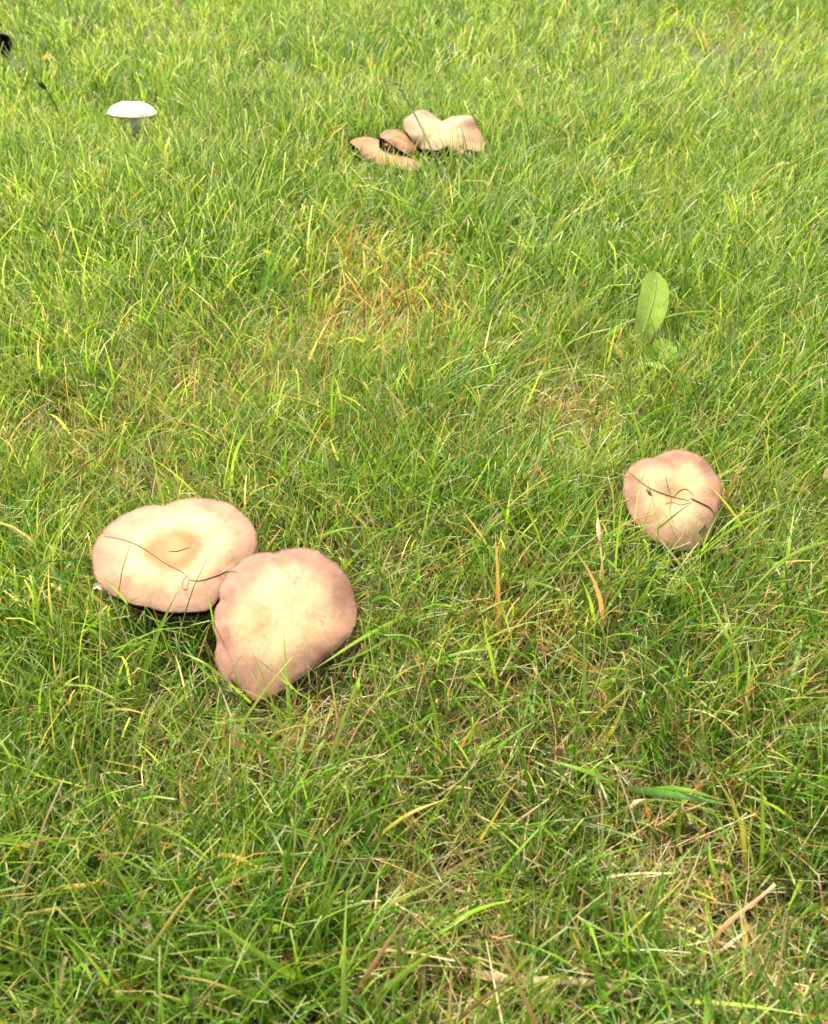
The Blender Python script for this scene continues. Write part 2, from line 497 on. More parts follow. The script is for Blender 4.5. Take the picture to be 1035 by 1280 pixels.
# where the lawn is thin and straw-coloured, and where it grows lush: (px, py, radius m, amount)
DRY = [(860,1090,.06,.8),(560,1100,.06,.8),(720,830,.05,.6),(480,400,.10,1.0),(440,320,.10,.5),(380,900,.06,.8),(250,940,.05,.5),(690,530,.06,.7),
       (120,550,.10,.7),(230,480,.10,.4),(870,60,.22,1.0),(210,40,.15,.6),(470,740,.05,.6),(930,640,.05,.5),(990,890,.05,.5),(60,350,.12,.3),
       (740,250,.15,.5),(620,880,.05,.5),(960,780,.04,.4),(120,1100,.04,.4),(650,1240,.05,.6),(930,1200,.06,.6),(420,240,.12,.3)]
LUSH = [(320,230,.16,.9),(640,250,.20,1.0),(620,400,.12,.7),(200,860,.06,.9),(330,940,.05,.6),(560,600,.07,.6),(60,600,.07,.6),(960,660,.08,.6),
        (280,1200,.06,.8),(860,840,.06,.6),(450,620,.06,.6),(990,1010,.05,.7),(560,40,.3,.5),(820,20,.3,.5),(690,1050,.04,.4),(480,222,.07,.9),(565,215,.08,.9),(940,460,.1,.5),(350,110,.2,.4)]

SHORT = [(172,195,.10,.62),(172,165,.06,.7),(60,92,.07,.6),(80,160,.07,.5),(812,450,.045,.55),(825,415,.03,.4),(845,705,.035,.4),(330,885,.03,.35),(850,1080,.07,.35),(560,1080,.06,.25),(4,78,.06,.5),(468,218,.045,.75),(505,212,.04,.7),(560,208,.04,.65)]
ORANGE = [(490,390,.06,1.0),(440,330,.06,.6),(420,420,.05,.6),(680,800,.03,.6),(700,520,.03,.5),(990,880,.03,.4),(850,1010,.03,.4)]

def patch(lst, x, y):
    s = np.zeros_like(x)
    for (px, py, r, a) in lst:
        c = at(px, py, 0.015)
        k = 1.0 + 0.6*max(0, c[1] - 0.8)
        s = np.maximum(s, a*np.exp(-((x - c[0])**2 + ((y - c[1])/k)**2)/(r*r)))
    return s

def fields(x, y):
    wob = 0.05*(vnoise(x, y, .06, 71) - .5); wob2 = 0.05*(vnoise(x, y, .06, 72) - .5)
    d = patch(DRY, x + wob, y + wob2) + 0.25*sm(.58, .85, vnoise(x, y, .16, 21)) + .25*sm(.55, .9, vnoise(x, y, .05, 22))
    l = patch(LUSH, x + wob, y + wob2) + 0.45*sm(.5, .85, vnoise(x, y, .22, 23)) + .45*sm(.55, .85, vnoise(x, y, .07, 24))
    l = np.clip(l - .4*d, 0, 1); d = np.clip(d, 0, 1)
    return d, l

def half_width(y):
    return np.maximum(0.115 + 0.368*y, 0.12)

def scatter(n, y0, y1, m0, m1=None, inner=None):
    """n points over the strip y0..y1, |x| < half_width + margin"""
    ys = rng.rand(n*3)*(y1 - y0) + y0
    W = half_width(y1) + m0
    xs = (rng.rand(n*3)*2 - 1)*W
    ok = np.abs(xs) < half_width(ys) + m0
    return xs[ok][:n], ys[ok][:n]

GREENS = np.array([[.066,.160,.012],[.140,.275,.020],[.226,.355,.036],[.325,.410,.070],[.078,.200,.034]])
STRAW = np.array([[.52,.42,.20],[.42,.31,.14],[.60,.50,.28],[.34,.22,.10],[.46,.24,.07],[.25,.15,.075]])

def blades(x, y, L, lean, az, bend, w, col, nseg, cut, sheath, twist=None, zoff=None):
    n = len(x); m = nseg + 1
    t = np.linspace(0, 1, m)[None, :]
    th = lean[:, None] + bend[:, None]*t**1.4
    th = np.minimum(th, 2.3)
    az2 = az[:, None] + (rng.randn(n)*.35)[:, None]*t
    ds = (L/nseg)[:, None]
    dx, dy, dz = np.sin(th)*np.cos(az2)*ds, np.sin(th)*np.sin(az2)*ds, np.cos(th)*ds
    def cum(d): return np.concatenate([np.zeros((n, 1)), np.cumsum(.5*(d[:, 1:] + d[:, :-1]), 1)], 1)
    P = np.stack([x[:, None] + cum(dx), y[:, None] + cum(dy), cum(dz)], -1)
    g0 = ground_z(x, y)
    P[..., 2] += g0[:, None] + (0 if zoff is None else zoff[:, None]) - .001
    P[..., 2] = np.where(t > 0, np.maximum(P[..., 2], g0[:, None] + .0015 + .002*t), P[..., 2])
    tw = (rng.randn(n)*.7 if twist is None else twist)[:, None]*(.4 + t)
    T = np.stack([np.sin(th)*np.cos(az2), np.sin(th)*np.sin(az2), np.cos(th)], -1)
    S = np.stack([-np.sin(az2), np.cos(az2), np.zeros_like(az2)], -1)
    N = np.cross(S, T)
    S = S*np.cos(tw)[..., None] + N*np.sin(tw)[..., None]
    prof = np.where(cut[:, None], 1 - .68*t**2, np.clip(1 - t**2.2, .04, 1))*(.65 + .35*np.minimum(1, t*4))
    Wd = w[:, None]*prof
    C = np.repeat(col[:, None, :], m, 1)
    pale = np.array([.40,.40,.17])
    f = (sheath[:, None]*np.clip(1 - t*3, 0, 1))[..., None]
    C = C*(1 - f) + pale*f
    tip = (np.where(cut, .55, 0.12)[:, None]*sm(.80, 1.0, t))[..., None]
    C = C*(1 - tip) + np.array([.72,.66,.44])*tip
    return P, S, Wd, C

def reject(P):
    """drop blades that would pass through a cap or a stem"""
    keep = np.ones(len(P), bool)
    for c in CAPS:
        q = P - c['C']
        a, b, z = q @ c['u'], q @ c['v'], q @ c['n']
        rr = np.hypot(a, b); R_ = np.interp(np.arctan2(b, a), c['A'], c['R'], period=2*np.pi)
        hit = (rr < R_*1.03 + .001) & (z > -.012) & (z < c['dome'] + .004)
        keep &= ~hit.any(1)
        base_in = (rr[:, 0] < R_[:, 0]*.9)
        rise = (rr < R_) & (z > -.012)
        keep &= ~(base_in & rise.any(1))
        f = P[:, :, :2] - c['foot'][:2]
        keep &= ~((np.hypot(f[..., 0], f[..., 1]) < c['stem_r']*1.3).any(1))
    return keep

class Ribbons:
    def __init__(self): self.V, self.F, self.C, self.n = [], [], [], 0
    def add(self, P, S, Wd, C):
        k = reject(P); P, S, Wd, C = P[k], S[k], Wd[k], C[k]
        n, m = P.shape[:2]
        A = P - S*Wd[..., None]*.5; B = P + S*Wd[..., None]*.5
        V = np.stack([A, B], 2).reshape(-1, 3)
        c = np.repeat(C[:, :, None, :], 2, 2).reshape(-1, 3)
        b = (np.arange(n)*m*2)[:, None] + (np.arange(m - 1)*2)[None, :]
        F = np.stack([b, b + 1, b + 3, b + 2], -1).reshape(-1, 4) + self.n
        self.V.append(V); self.F.append(F); self.C.append(c); self.n += len(V)
    def add_fold(self, P, S, Wd, C, depth=.22):
        """three vertices across: a keeled blade"""
        k = reject(P); P, S, Wd, C = P[k], S[k], Wd[k], C[k]
        n, m = P.shape[:2]
        T = np.gradient(P, axis=1); T /= np.linalg.norm(T, axis=-1, keepdims=True) + 1e-9
        N = np.cross(S, T)
        A = P - S*Wd[..., None]*.5; B = P + S*Wd[..., None]*.5; M = P - N*Wd[..., None]*depth
        V = np.stack([A, M, B], 2).reshape(-1, 3)
        cm = C*np.array([1.12, 1.08, 1.1])
        c = np.stack([C, cm, C], 2).reshape(-1, 3)
        b = (np.arange(n)*m*3)[:, None] + (np.arange(m - 1)*3)[None, :]
        F = np.concatenate([np.stack([b, b+1, b+4, b+3], -1).reshape(-1, 4), np.stack([b+1, b+2, b+5, b+4], -1).reshape(-1, 4)]) + self.n
        self.V.append(V); self.F.append(F); self.C.append(c); self.n += len(V)
    def build(self, name, mat):
        V, F, C = np.concatenate(self.V), np.concatenate(self.F), np.concatenate(self.C)
        me = bpy.data.meshes.new(name)
        me.vertices.add(len(V)); me.vertices.foreach_set('co', V.astype(np.float32).ravel())
        me.loops.add(F.size); me.loops.foreach_set('vertex_index', F.astype(np.int32).ravel())
        me.polygons.add(len(F))
        me.polygons.foreach_set('loop_start', np.arange(0, F.size, 4, dtype=np.int32))
        me.polygons.foreach_set('loop_total', np.full(len(F), 4, np.int32))
        me.polygons.foreach_set('use_smooth', np.ones(len(F), bool))
        me.update(calc_edges=True)
        a = me.color_attributes.new('tint', 'FLOAT_COLOR', 'POINT')
        a.data.foreach_set('color', np.concatenate([C, np.ones((len(C), 1))], 1).astype(np.float32).ravel())
        me.materials.append(mat)
        o = bpy.data.objects.new(name, me); COL.objects.link(o)
        print(name, 'triangles', len(F)*2)
        return o

def fresh(n_tufts, per, y0, y1, margin, nseg, wmul, lmul, fold=False, wide=False, pts=None):
    tx, ty = scatter(n_tufts, y0, y1, margin) if pts is None else pts
    if wide and y0 < .5:                       # coarse grass grows mostly on one side
        kp = (tx > -.06) | (rng.rand(len(tx)) < .35); tx, ty = tx[kp], ty[kp]
    k = len(tx)
    n = k*per
    tid = np.repeat(np.arange(k), per)
    spread = .009 if not wide else .005
    a0 = rng.rand(n)*2*np.pi
    rr = np.abs(rng.randn(n))*spread
    x, y = tx[tid] + np.cos(a0)*rr, ty[tid] + np.sin(a0)*rr
    d, l = fields(x, y)
    keep = rng.rand(n) > .56*d
    x, y, d, l, tid, a0 = x[keep], y[keep], d[keep], l[keep], tid[keep], a0[keep]; n = len(x)
    az = a0 + rng.randn(n)*.7
    wind = (vnoise(x, y, .12, 31) - .5)*5.0
    L = (.032 + .026*rng.rand(n) + .026*l*rng.rand(n) + .030*rng.rand(n)**4 + .008*rng.randn(n))*lmul*(1 - .25*d)
    L = L*(.72 + .6*rng.rand(k))[tid]
    if wide: L = (.050 + .040*rng.rand(n))*lmul
    for (px, py, rr_, amt) in SHORT:
        c = at(px, py, 0); L = L*(1 - amt*np.exp(-((x - c[0])**2 + (y - c[1])**2)/rr_**2))
    L = np.clip(L, .010, .10)
    org = patch(ORANGE, x, y)
    lean = np.abs((.32 if y0 < .5 else .22) + (.42 if y0 < .5 else .30)*rng.randn(n)) + .15*d
    long_ = L > .045
    bend = np.abs(rng.randn(n))*.55 + np.where(long_, .5, 0)*rng.rand(n)
    az = np.where(rng.rand(n) < .20, wind + rng.randn(n)*.6, az)
    w = (.0008 + .0015*rng.rand(n)**1.6)*wmul
    if wide: w = (.0022 + .0016*rng.rand(n))*wmul
    tt = rng.rand(k)[tid]
    hue = np.clip(.33 + .45*(tt - .5) + .33*rng.randn(n) - .22*l + .28*d + .22*(vnoise(x, y, .3, 41) - .5), 0, 1)*3
    i0 = np.clip(hue.astype(int), 0, 2); f = (hue - i0)[:, None]
    col = GREENS[i0]*(1 - f) + GREENS[i0 + 1]*f
    blue = (rng.rand(n) < .10)[:, None]
    col = np.where(blue, GREENS[4], col)*(.75 + .5*rng.rand(n))[:, None]
    far_ = .45 if y0 > .5 else 1.0
    dead = rng.rand(n) < (.012 + .15*d)*far_
    col = np.where(dead[:, None], STRAW[rng.randint(0, 6, n)]*(.7 + .5*rng.rand(n))[:, None], col)
    od = rng.rand(n) < .55*org
    col = np.where(od[:, None], STRAW[rng.choice([0, 3, 4, 4], n)]*(.7 + .5*rng.rand(n))[:, None], col)
    half = (rng.rand(n) < .08*far_)[:, None]
    cut = rng.rand(n) < (.06 if wide else .48)
    P, S, Wd, C = blades(x, y, L, lean, az, bend, w, col, nseg, cut, .25 + .6*rng.rand(n))
    tipc = half[..., None]*sm(.45, .9, np.linspace(0, 1, nseg + 1))[None, :, None]
    C = C*(1 - tipc) + np.array([.50,.34,.10])*tipc
    (RB.add_fold if fold else RB.add)(P, S, Wd, C)

def thatch(n, y0, y1, margin, nseg, wmul, zmax=.014):
    x, y = scatter(n, y0, y1, margin)
    n = len(x)
    d, l = fields(x, y)
    keep = rng.rand(n) < .30 + .70*d
    x, y, d = x[keep], y[keep], d[keep]; n = len(x)
    z = rng.rand(n)**1.6*zmax
    L = .015 + .040*rng.rand(n)
    lean = 1.45 + .30*rng.randn(n); lean = np.where(rng.rand(n) < .2, .6 + .4*rng.randn(n), lean)
    bend = rng.randn(n)*.5
    w = (.0004 + .0008*rng.rand(n)**2)*wmul
    col = STRAW[rng.choice(6, n, p=[.22,.24,.14,.20,.06,.14])]*(.55 + .6*rng.rand(n))[:, None]
    P, S, Wd, C = blades(x, y, L, lean, rng.rand(n)*6.283, bend, w, col, nseg, rng.rand(n) < .5, np.zeros(n), zoff=z)
    RT.add(P, S, Wd, C)

RB, RT = Ribbons(), Ribbons()
# near strip, as the photograph shows each blade
fresh(10400, 9, -.02, .80, .13, 5, .88, 1.0)
fresh(1150, 3, -.02, .80, .13, 6, .95, 1.05, fold=True, wide=True)
thatch(76000, -.02, .80, .13, 3, 1.0)
# middle strip
fresh(7400, 9, .80, 1.60, .15, 4, 1.3, 1.2)
fresh(420, 3, .80, 1.60, .15, 5, 1.0, .95, fold=True, wide=True)
thatch(12000, .80, 1.60, .15, 2, 1.3)
# far strip
fresh(8200, 8, 1.60, 3.6, .2, 3, 1.9, 1.15)
fresh(600, 3, 1.60, 3.6, .2, 4, 1.2, .9, fold=True, wide=True)
thatch(6000, 1.60, 3.6, .2, 2, 2.0)
# the lawn goes on around the view: a border of ordinary turf, then coarser turf beyond
def ring_points(n, x1, y0, y1, inner, outer):
    ox = (rng.rand(n)*2 - 1)*x1; oy = rng.rand(n)*(y1 - y0) + y0
    def outside(m, ylo, yhi): return (np.abs(ox) > half_width(oy) + m) | (oy < ylo) | (oy > yhi)
    mo = outside(*inner)
    if outer: mo &= ~outside(*outer)
    return ox[mo], oy[mo]
IN, MID = (.15, -.02, 3.6), (.62, -.40, 3.9)
fresh(0, 8, 0, 0, 0, 2, 2.0, 1.1, pts=ring_points(46000, 2.2, -.45, 3.95, IN, MID))
fresh(0, 5, 0, 0, 0, 2, 3.0, 1.1, pts=ring_points(34000, 2.7, -1.1, 4.6, MID, None))
lawn = RB.build('lawn_grass', M_GRASS)
tag(lawn, 'short mown green lawn grass covering the whole ground', 'grass', kind='stuff')
th_ = RT.build('dry_thatch', M_DRY)
tag(th_, 'matted straw-coloured dead grass lying between the green blades', 'dead grass', kind='stuff')

# ------------------------------------------------------------------ single blades, straws and small plants that stand out
rd = np.random.RandomState(99)
def spline(pts, m):
    """smooth curve through points, m samples"""
    p = np.array(pts, float)
    if len(p) == 2: p = np.array([p[0], (p[0] + p[1])/2 + np.array([0, 0, .002]), p[1]])
    q = np.concatenate([[2*p[0] - p[1]], p, [2*p[-1] - p[-2]]])
    out = []
    k = len(p) - 1
    for s in np.linspace(0, k, m):
        i = min(int(s), k - 1); t = s - i
        a, b, c, d = q[i], q[i+1], q[i+2], q[i+3]
        out.append(.5*((2*b) + (-a + c)*t + (2*a - 5*b + 4*c - d)*t*t + (-a + 3*b - 3*c + d)*t**3))
    return np.array(out)

def leaf_mesh(P, W, face, across, keel, col, colm=None, ripple=0.0):
    """a curved blade: centre line P, widths W, facing roughly 'face'"""
    m = len(P)
    T = np.gradient(P, axis=0); T /= np.linalg.norm(T, axis=1, keepdims=True)
    S = np.cross(T, np.broadcast_to(np.array(face, float), T.shape)); S /= np.linalg.norm(S, axis=1, keepdims=True)
    N = np.cross(S, T)
    V, C = [], []
    for j in range(across):
        s = 2*j/(across - 1) - 1
        off = keel*(abs(s)**1.3)*W + ripple*np.sin(np.linspace(0, 9, m) + 2*s)*abs(s)
        V.append(P + S*(s*W/2)[:, None] + N*off[:, None])
        c = np.array(col) if abs(s) > .12 or colm is None else np.array(colm)
        C.append(c if c.ndim == 2 else np.tile(c, (m, 1)))
    V = np.stack(V, 1).reshape(-1, 3); C = np.stack(C, 1).reshape(-1, 3)
    F = []
    for i in range(m - 1):
        for j in range(across - 1):
            b = i*across + j
            F.append([b, b + 1, b + across + 1, b + across])
    return V, F, C

KINDS_ = {'green': ([.11,.25,.018],[.16,.31,.025],[.20,.33,.05]), 'bright': ([.16,.30,.022],[.23,.38,.032],[.28,.38,.06]),
          'blue': ([.07,.20,.035],[.11,.27,.05],[.15,.30,.07]), 'yellow': ([.30,.33,.04],[.44,.38,.06],[.55,.42,.12]),
          'orange': ([.38,.26,.07],[.52,.27,.05],[.50,.22,.06]), 'straw': ([.42,.30,.15],[.55,.42,.24],[.60,.47,.28]),
          'brown': ([.20,.12,.06],[.30,.18,.09],[.34,.22,.12])}

def blade(name, label, cat, pts, w, kind, group=None, flat=False, keel=.18):
    """pts = (px, py, height) from root to tip"""
    P3 = []
    for (px, py, z) in pts:
        q = at(px, py, z*1.3 + (.004 if z > .012 else 0)); P3.append(q)
    P = spline(P3, 16)
    t = np.linspace(0, 1, 16)
    g_ = ground_z(P[:, 0], P[:, 1])
    P[:, 2] = np.maximum(P[:, 2], g_ + .0015)
    P[:, :2] += np.stack([np.sin(t*7 + rd.rand()*6), np.cos(t*6 + rd.rand()*6)], -1)*.0004
    W = w*.001*np.clip(1 - t**2.4, .05, 1)*(.6 + .4*np.minimum(1, t*4))
    if flat: W = w*.001*(1 - .3*t)*(1 + .10*np.sin(t*13))
    a, b, c = [np.array(q) for q in KINDS_[kind]]
    col = np.where(t[:, None] < .5, a + (b - a)*(t*2)[:, None], b + (c - b)*(t*2 - 1)[:, None])
    col = col*(.92 + .16*rd.rand(16))[:, None]
    tip = sm(.90, 1, t)[:, None]*.6
    col = col*(1 - tip) + np.array([.45,.36,.18])*tip
    V, F, C = leaf_mesh(P, W, rd.randn(3)*.25 + np.array([0, -.5, .8]), 3, -keel, col, col*np.array([1.15, 1.12, 1.2]))
    o = mesh_obj(name, V, F, M_DRY if kind in ('straw', 'brown', 'orange') else M_GRASS, None, P[0], C)
    return tag(o, label, cat, group)

BL = 'grass blade'
# broad blades and straws of the thin patch
blade('grass_blade', 'broad bluish green blade lying level, its end pointing to the bare straw patch', BL, [(782,985,.012),(850,996,.028),(916,1006,.030)], 3.6, 'blue')
blade('grass_blade', 'broad green blade reaching out over the straw behind a bluish blade', BL, [(800,992,.008),(740,966,.026),(678,948,.028)], 3.4, 'green')
blade('grass_blade', 'second level green blade just above the broad bluish one', BL, [(800,990,.010),(850,986,.03),(906,1000,.032)], 2.6, 'green')
blade('grass_blade', 'tall yellowing blade rising from the edge of the straw patch', BL, [(932,1098,.004),(927,1030,.026),(884,955,.045)], 2.2, 'yellow')
blade('grass_blade', 'upright slim green blade at the rim of the straw patch', BL, [(951,1104,.004),(953,1030,.03),(954,952,.052)], 2.0, 'bright')
blade('grass_blade', 'short flat green blade lying over dead straw', BL, [(775,1160,.008),(812,1146,.020),(853,1132,.024)], 2.6, 'green')
blade('grass_blade', 'slender green blade leaning up past the lying broad straw', BL, [(793,1245,.004),(783,1175,.03),(773,1090,.052)], 1.6, 'bright')
blade('grass_blade', 'dark green curved blade standing in the bare straw patch', BL, [(908,1130,.004),(890,1075,.028),(884,1045,.042)], 2.2, 'green')
blade('dry_straw', 'broad flat cream straw lying on the dead thatch', 'straw', [(588,1216,.012),(650,1224,.014),(700,1226,.015),(752,1232,.016),(806,1246,.014)], 3.4, 'straw', flat=True, keel=.1)
blade('dry_straw', 'long brown dead stalk slanting up out of the straw patch', 'straw', [(866,1214,.006),(906,1160,.018),(968,1104,.030)], 2.0, 'brown', flat=True)
blade('dry_straw', 'pinkish tan dead stalk beside the long brown stalk', 'straw', [(872,1205,.006),(905,1185,.014),(945,1158,.018)], 1.6, 'straw', flat=True)
blade('dry_straw', 'orange dead blade standing at the end of a bluish green blade', 'straw', [(822,1036,.006),(812,1018,.018),(803,1002,.026)], 2.2, 'orange')
blade('dry_straw', 'orange blade dying back upright in the bare straw', 'straw', [(912,1138,.004),(908,1112,.016),(902,1086,.028)], 2.2, 'orange')
blade('dry_straw', 'curled orange blade tip beside the lying broad straw', 'straw', [(622,1232,.006),(640,1218,.014),(656,1192,.028)], 2.4, 'orange')
blade('dry_straw', 'pale broken sheath folded over beside an orange blade', 'straw', [(775,1010,.010),(790,1006,.022),(806,998,.024)], 3.0, 'straw')
# open turf in front of the pair of caps
blade('grass_blade', 'yellow arching blade lying across tan stubble', BL, [(455,1062,.006),(508,1018,.034),(562,997,.036)], 2.0, 'yellow')
blade('grass_blade', 'thin yellow tipped blade standing in tan stubble', BL, [(588,1078,.004),(606,1040,.022),(638,988,.040)], 2.0, 'yellow')
blade('dry_straw', 'upright brown cut stub of dead grass', 'straw', [(493,1258,.003),(496,1215,.018),(502,1168,.030)], 2.6, 'brown', flat=True)
blade('grass_blade', 'wide pale green blade standing upright below the disc-marked cap', BL, [(136,1000,.004),(140,930,.034),(146,838,.066)], 2.6, 'bright')
blade('dry_straw', 'short yellow straw lying level in fine green turf', 'straw', [(54,1114,.016),(92,1108,.018),(132,1100,.020)], 2.4, 'yellow', flat=True)
blade('dry_straw', 'short yellowish straw standing on end in fine turf', 'straw', [(68,1264,.006),(74,1234,.018),(82,1196,.030)], 2.4, 'straw', flat=True)
blade('grass_blade', 'yellow green blade bent level over brown stubble', BL, [(262,1068,.014),(296,1072,.026),(330,1086,.026)], 2.0, 'yellow')
blade('grass_blade', 'broad soft blade sweeping down across the lush tuft', BL, [(410,1236,.008),(345,1206,.030),(252,1144,.046)], 3.2, 'bright')
blade('grass_blade', 'broad blade lying low under the sweeping one in the lush tuft', BL, [(340,1236,.008),(280,1224,.022),(214,1204,.030)], 3.2, 'green')
blade('grass_blade', 'dark blade arching out of the lush tuft', BL, [(400,1262,.006),(330,1240,.03),(235,1250,.032)], 3.0, 'green')
# around the pair of caps
blade('grass_blade', 'broad green blade leaning its tip over the ragged cap edge', BL, [(556,745,.006),(460,794,.034),(392,836,.048)], 2.6, 'bright')
blade('grass_blade', 'narrow green blade beside the broad one leaning on the ragged cap', BL, [(540,760,.006),(470,808,.030),(405,838,.044)], 1.8, 'green')
blade('grass_blade', 'thin upright blade crossing the front of the ragged cap', BL, [(389,868,.006),(383,830,.040),(378,790,.062)], 1.0, 'green')
blade('grass_blade', 'thin slanting blade crossing the lower face of the ragged cap', BL, [(372,870,.006),(350,845,.040),(312,818,.056)], 1.1, 'green')
blade('grass_blade', 'slim blade curving across the lower tip of the ragged cap', BL, [(400,880,.006),(370,862,.035),(338,820,.060)], 1.1, 'bright')
blade('grass_blade', 'long thin blade leaning over the gap under both caps', BL, [(300,880,.006),(255,838,.040),(225,800,.050)], 1.8, 'green')
blade('grass_blade', 'long arching green blade below the two touching caps', BL, [(330,895,.006),(270,838,.044),(222,815,.046)], 1.8, 'bright')
blade('grass_blade', 'slender dark blade tip crossing the disc-marked cap edge', BL, [(268,800,.010),(262,752,.052),(250,712,.072)], 1.0, 'green')
blade('grass_blade', 'slender blade leaning across the side of the disc-marked cap', BL, [(166,768,.012),(145,738,.052),(125,715,.066)], 1.1, 'green')
blade('grass_blade', 'broad level blade behind the ragged cap', BL, [(380,676,.012),(418,664,.030),(456,658,.032)], 2.4, 'bright')
# between the caps
blade('grass_blade', 'upright blade standing alone midway between the mushrooms', BL, [(625,884,.004),(616,830,.030),(603,768,.056)], 2.2, 'bright')
blade('grass_blade', 'level blade lying over brown stubble between the mushrooms', BL, [(528,828,.014),(580,815,.026),(640,810,.026)], 2.4, 'green')
blade('grass_blade', 'bright blade of a forked pair, leaning outward', BL, [(736,800,.004),(760,760,.030),(786,716,.050)], 2.4, 'bright')
blade('grass_blade', 'bright blade of a forked pair, standing upright', BL, [(748,800,.004),(740,760,.030),(727,724,.048)], 2.4, 'bright')
blade('grass_blade', 'pale yellow blade spreading from dead turf', BL, [(722,918,.006),(756,886,.024),(795,852,.034)], 2.6, 'yellow')
blade('grass_blade', 'second pale yellow blade of the forked dying tuft', BL, [(752,940,.004),(768,908,.022),(790,858,.036)], 2.8, 'yellow')
blade('dry_straw', 'brown dead sheath lying in stubble between the mushrooms', 'straw', [(664,800,.010),(684,812,.014),(700,822,.012)], 3.2, 'brown')
blade('dry_straw', 'tan dead tuft blade spreading over a brown sheath', 'straw', [(672,800,.012),(658,792,.020),(640,790,.020)], 1.8, 'orange')
# around the lone cap
blade('grass_blade', 'tall broad blade bending down below the lone cap', BL, [(921,906,.004),(922,832,.040),(903,782,.054),(866,706,.060)], 3.0, 'bright')
blade('grass_blade', 'second tall blade beside the broad bent one', BL, [(925,880,.004),(918,812,.036),(880,736,.060)], 2.2, 'green')
blade('grass_blade', 'long blade curving over from beside the lone cap', BL, [(1062,668,.030),(980,700,.044),(912,766,.030)], 2.2, 'bright')
blade('grass_blade', 'upright thick blade standing beside the lone cap', BL, [(770,760,.004),(772,690,.040),(781,586,.078)], 2.2, 'bright')
blade('grass_blade', 'thin dark blade crossing the lone cap from below', BL, [(823,705,.010),(820,640,.060),(804,582,.080)], .8, 'green')
blade('grass_blade', 'hair-thin blade crossing the lone cap beside a dark one', BL, [(792,690,.010),(797,620,.060),(812,574,.078)], .7, 'yellow')
blade('grass_blade', 'green blade of the sheaf leaning on the lone cap', BL, [(862,706,.006),(900,664,.044),(948,622,.054)], 2.0, 'bright')
blade('grass_blade', 'long level blade of the sheaf beside the lone cap', BL, [(850,712,.006),(920,658,.044),(1000,620,.050)], 2.0, 'bright')
blade('grass_blade', 'steep blade of the sheaf rising past the lone cap', BL, [(868,720,.006),(884,672,.048),(910,620,.072)], 1.6, 'green')
# farther turf
blade('grass_blade', 'long pale arching blade behind the disc-marked cap', BL, [(288,630,.004),(295,566,.046),(318,520,.066)], 2.6, 'bright')
blade('grass_blade', 'thin arching blade over the orange dry patch', BL, [(416,570,.004),(415,482,.048),(432,434,.066),(468,404,.066)], 1.8, 'bright')
blade('grass_blade', 'long bent pale blade over open turf', BL, [(306,350,.020),(280,326,.044),(246,318,.044)], 2.4, 'bright')
blade('grass_blade', 'tall pale blade leaning over the yellowed far patch', BL, [(822,112,.006),(840,84,.04),(868,42,.085)], 4.0, 'bright')
blade('grass_blade', 'long level blade crossing in front of the round broad leaf', BL, [(905,388,.03),(850,392,.040),(795,408,.036)], 2.4, 'bright')
blade('grass_blade', 'dark slim blade crossing the face of the round broad leaf', BL, [(803,422,.012),(822,394,.052),(842,358,.070)], 1.6, 'green')

def tube(P, rad, nk=8):
    m = len(P)
    T = np.gradient(P, axis=0); T /= np.linalg.norm(T, axis=1, keepdims=True) + 1e-9
    V = []
    for i in range(m):
        a = np.array([0, 0, 1.0]) if abs(T[i][2]) < .9 else np.array([1.0, 0, 0])
        e1 = np.cross(T[i], a); e1 /= np.linalg.norm(e1); e2 = np.cross(T[i], e1)
        r_ = rad[i] if np.ndim(rad) else rad
        for k in range(nk):
            w = 2*math.pi*k/nk
            V.append(P[i] + r_*(math.cos(w)*e1 + math.sin(w)*e2))
    F = [[i*nk + k, i*nk + (k+1) % nk, (i+1)*nk + (k+1) % nk, (i+1)*nk + k] for i in range(m-1) for k in range(nk)]
    F += [[k for k in range(nk)][::-1], [(m-1)*nk + k for k in range(nk)]]
    return np.array(V), F

# dry threads lying on the caps
def thread(label, caps, px, rad=.00022, col=(.36, .20, .10)):
    q = spline([(x, y, 0) for (x, y) in px], max(14, 7*len(px)))
    P = []
    for (x, y, _) in q:
        d = ray(x, y); best = None
        for c in caps:
            h = c['bvh'].ray_cast(Vector(CAM), Vector(d))
            if h[0] is not None and (best is None or h[3] < best[1]):
                best = (np.array(h[0]) + np.array(c['n'])*rad*1.2, h[3])
        if best is not None: P.append(best[0])
    P = np.array(P)
    V, F = tube(P, rad*(.35 + .75*np.sin(np.pi*np.linspace(.08, .95, len(P)))**.6), 6)
    o = mesh_obj('dry_grass_thread', V, F, M_DRY, None, P[0], np.tile(np.array(col), (len(V), 1)))
    return tag(o, label, 'grass thread')

thread('long curving brown thread lying from cap edge past the tan disc', [capL], [(130,670),(158,676),(182,687),(205,703),(226,714),(234,722),(236,730)], .0003)
thread('tiny curled loop of brown thread on the disc-marked cap', [capL], [(236,718),(229,726),(228,734),(233,737),(235,729)])
thread('faint brown thread reaching over to the ragged cap', [capL, capR], [(235,725),(250,726),(270,720),(285,714),(296,715)], .00028)
thread('short faint thread lying on the tan disc', [capL], [(211,689),(222,689),(238,684)], .00022, (.26,.14,.06))
thread('dark brown stalk lying along the tip of the ragged cap', [capR], [(288,848),(296,856),(305,866),(314,874)], .0007, (.10,.045,.02))
thread('long thin thread lying across the lone cap', [capE], [(786,590),(810,609),(838,620),(862,626)], .00028)
thread('curled loop of thread in the middle of the lone cap', [capE], [(842,622),(847,615),(856,611),(865,617),(868,624)], .00022)
thread('straight dark stalk standing down the face of the lone cap', [capE], [(832,593),(834,606),(839,622),(837,638),(842,656)], .0002, (.20,.14,.05))
thread('short level thread on the lone cap', [capE], [(831,630),(840,628),(851,631),(863,628)], .0002)
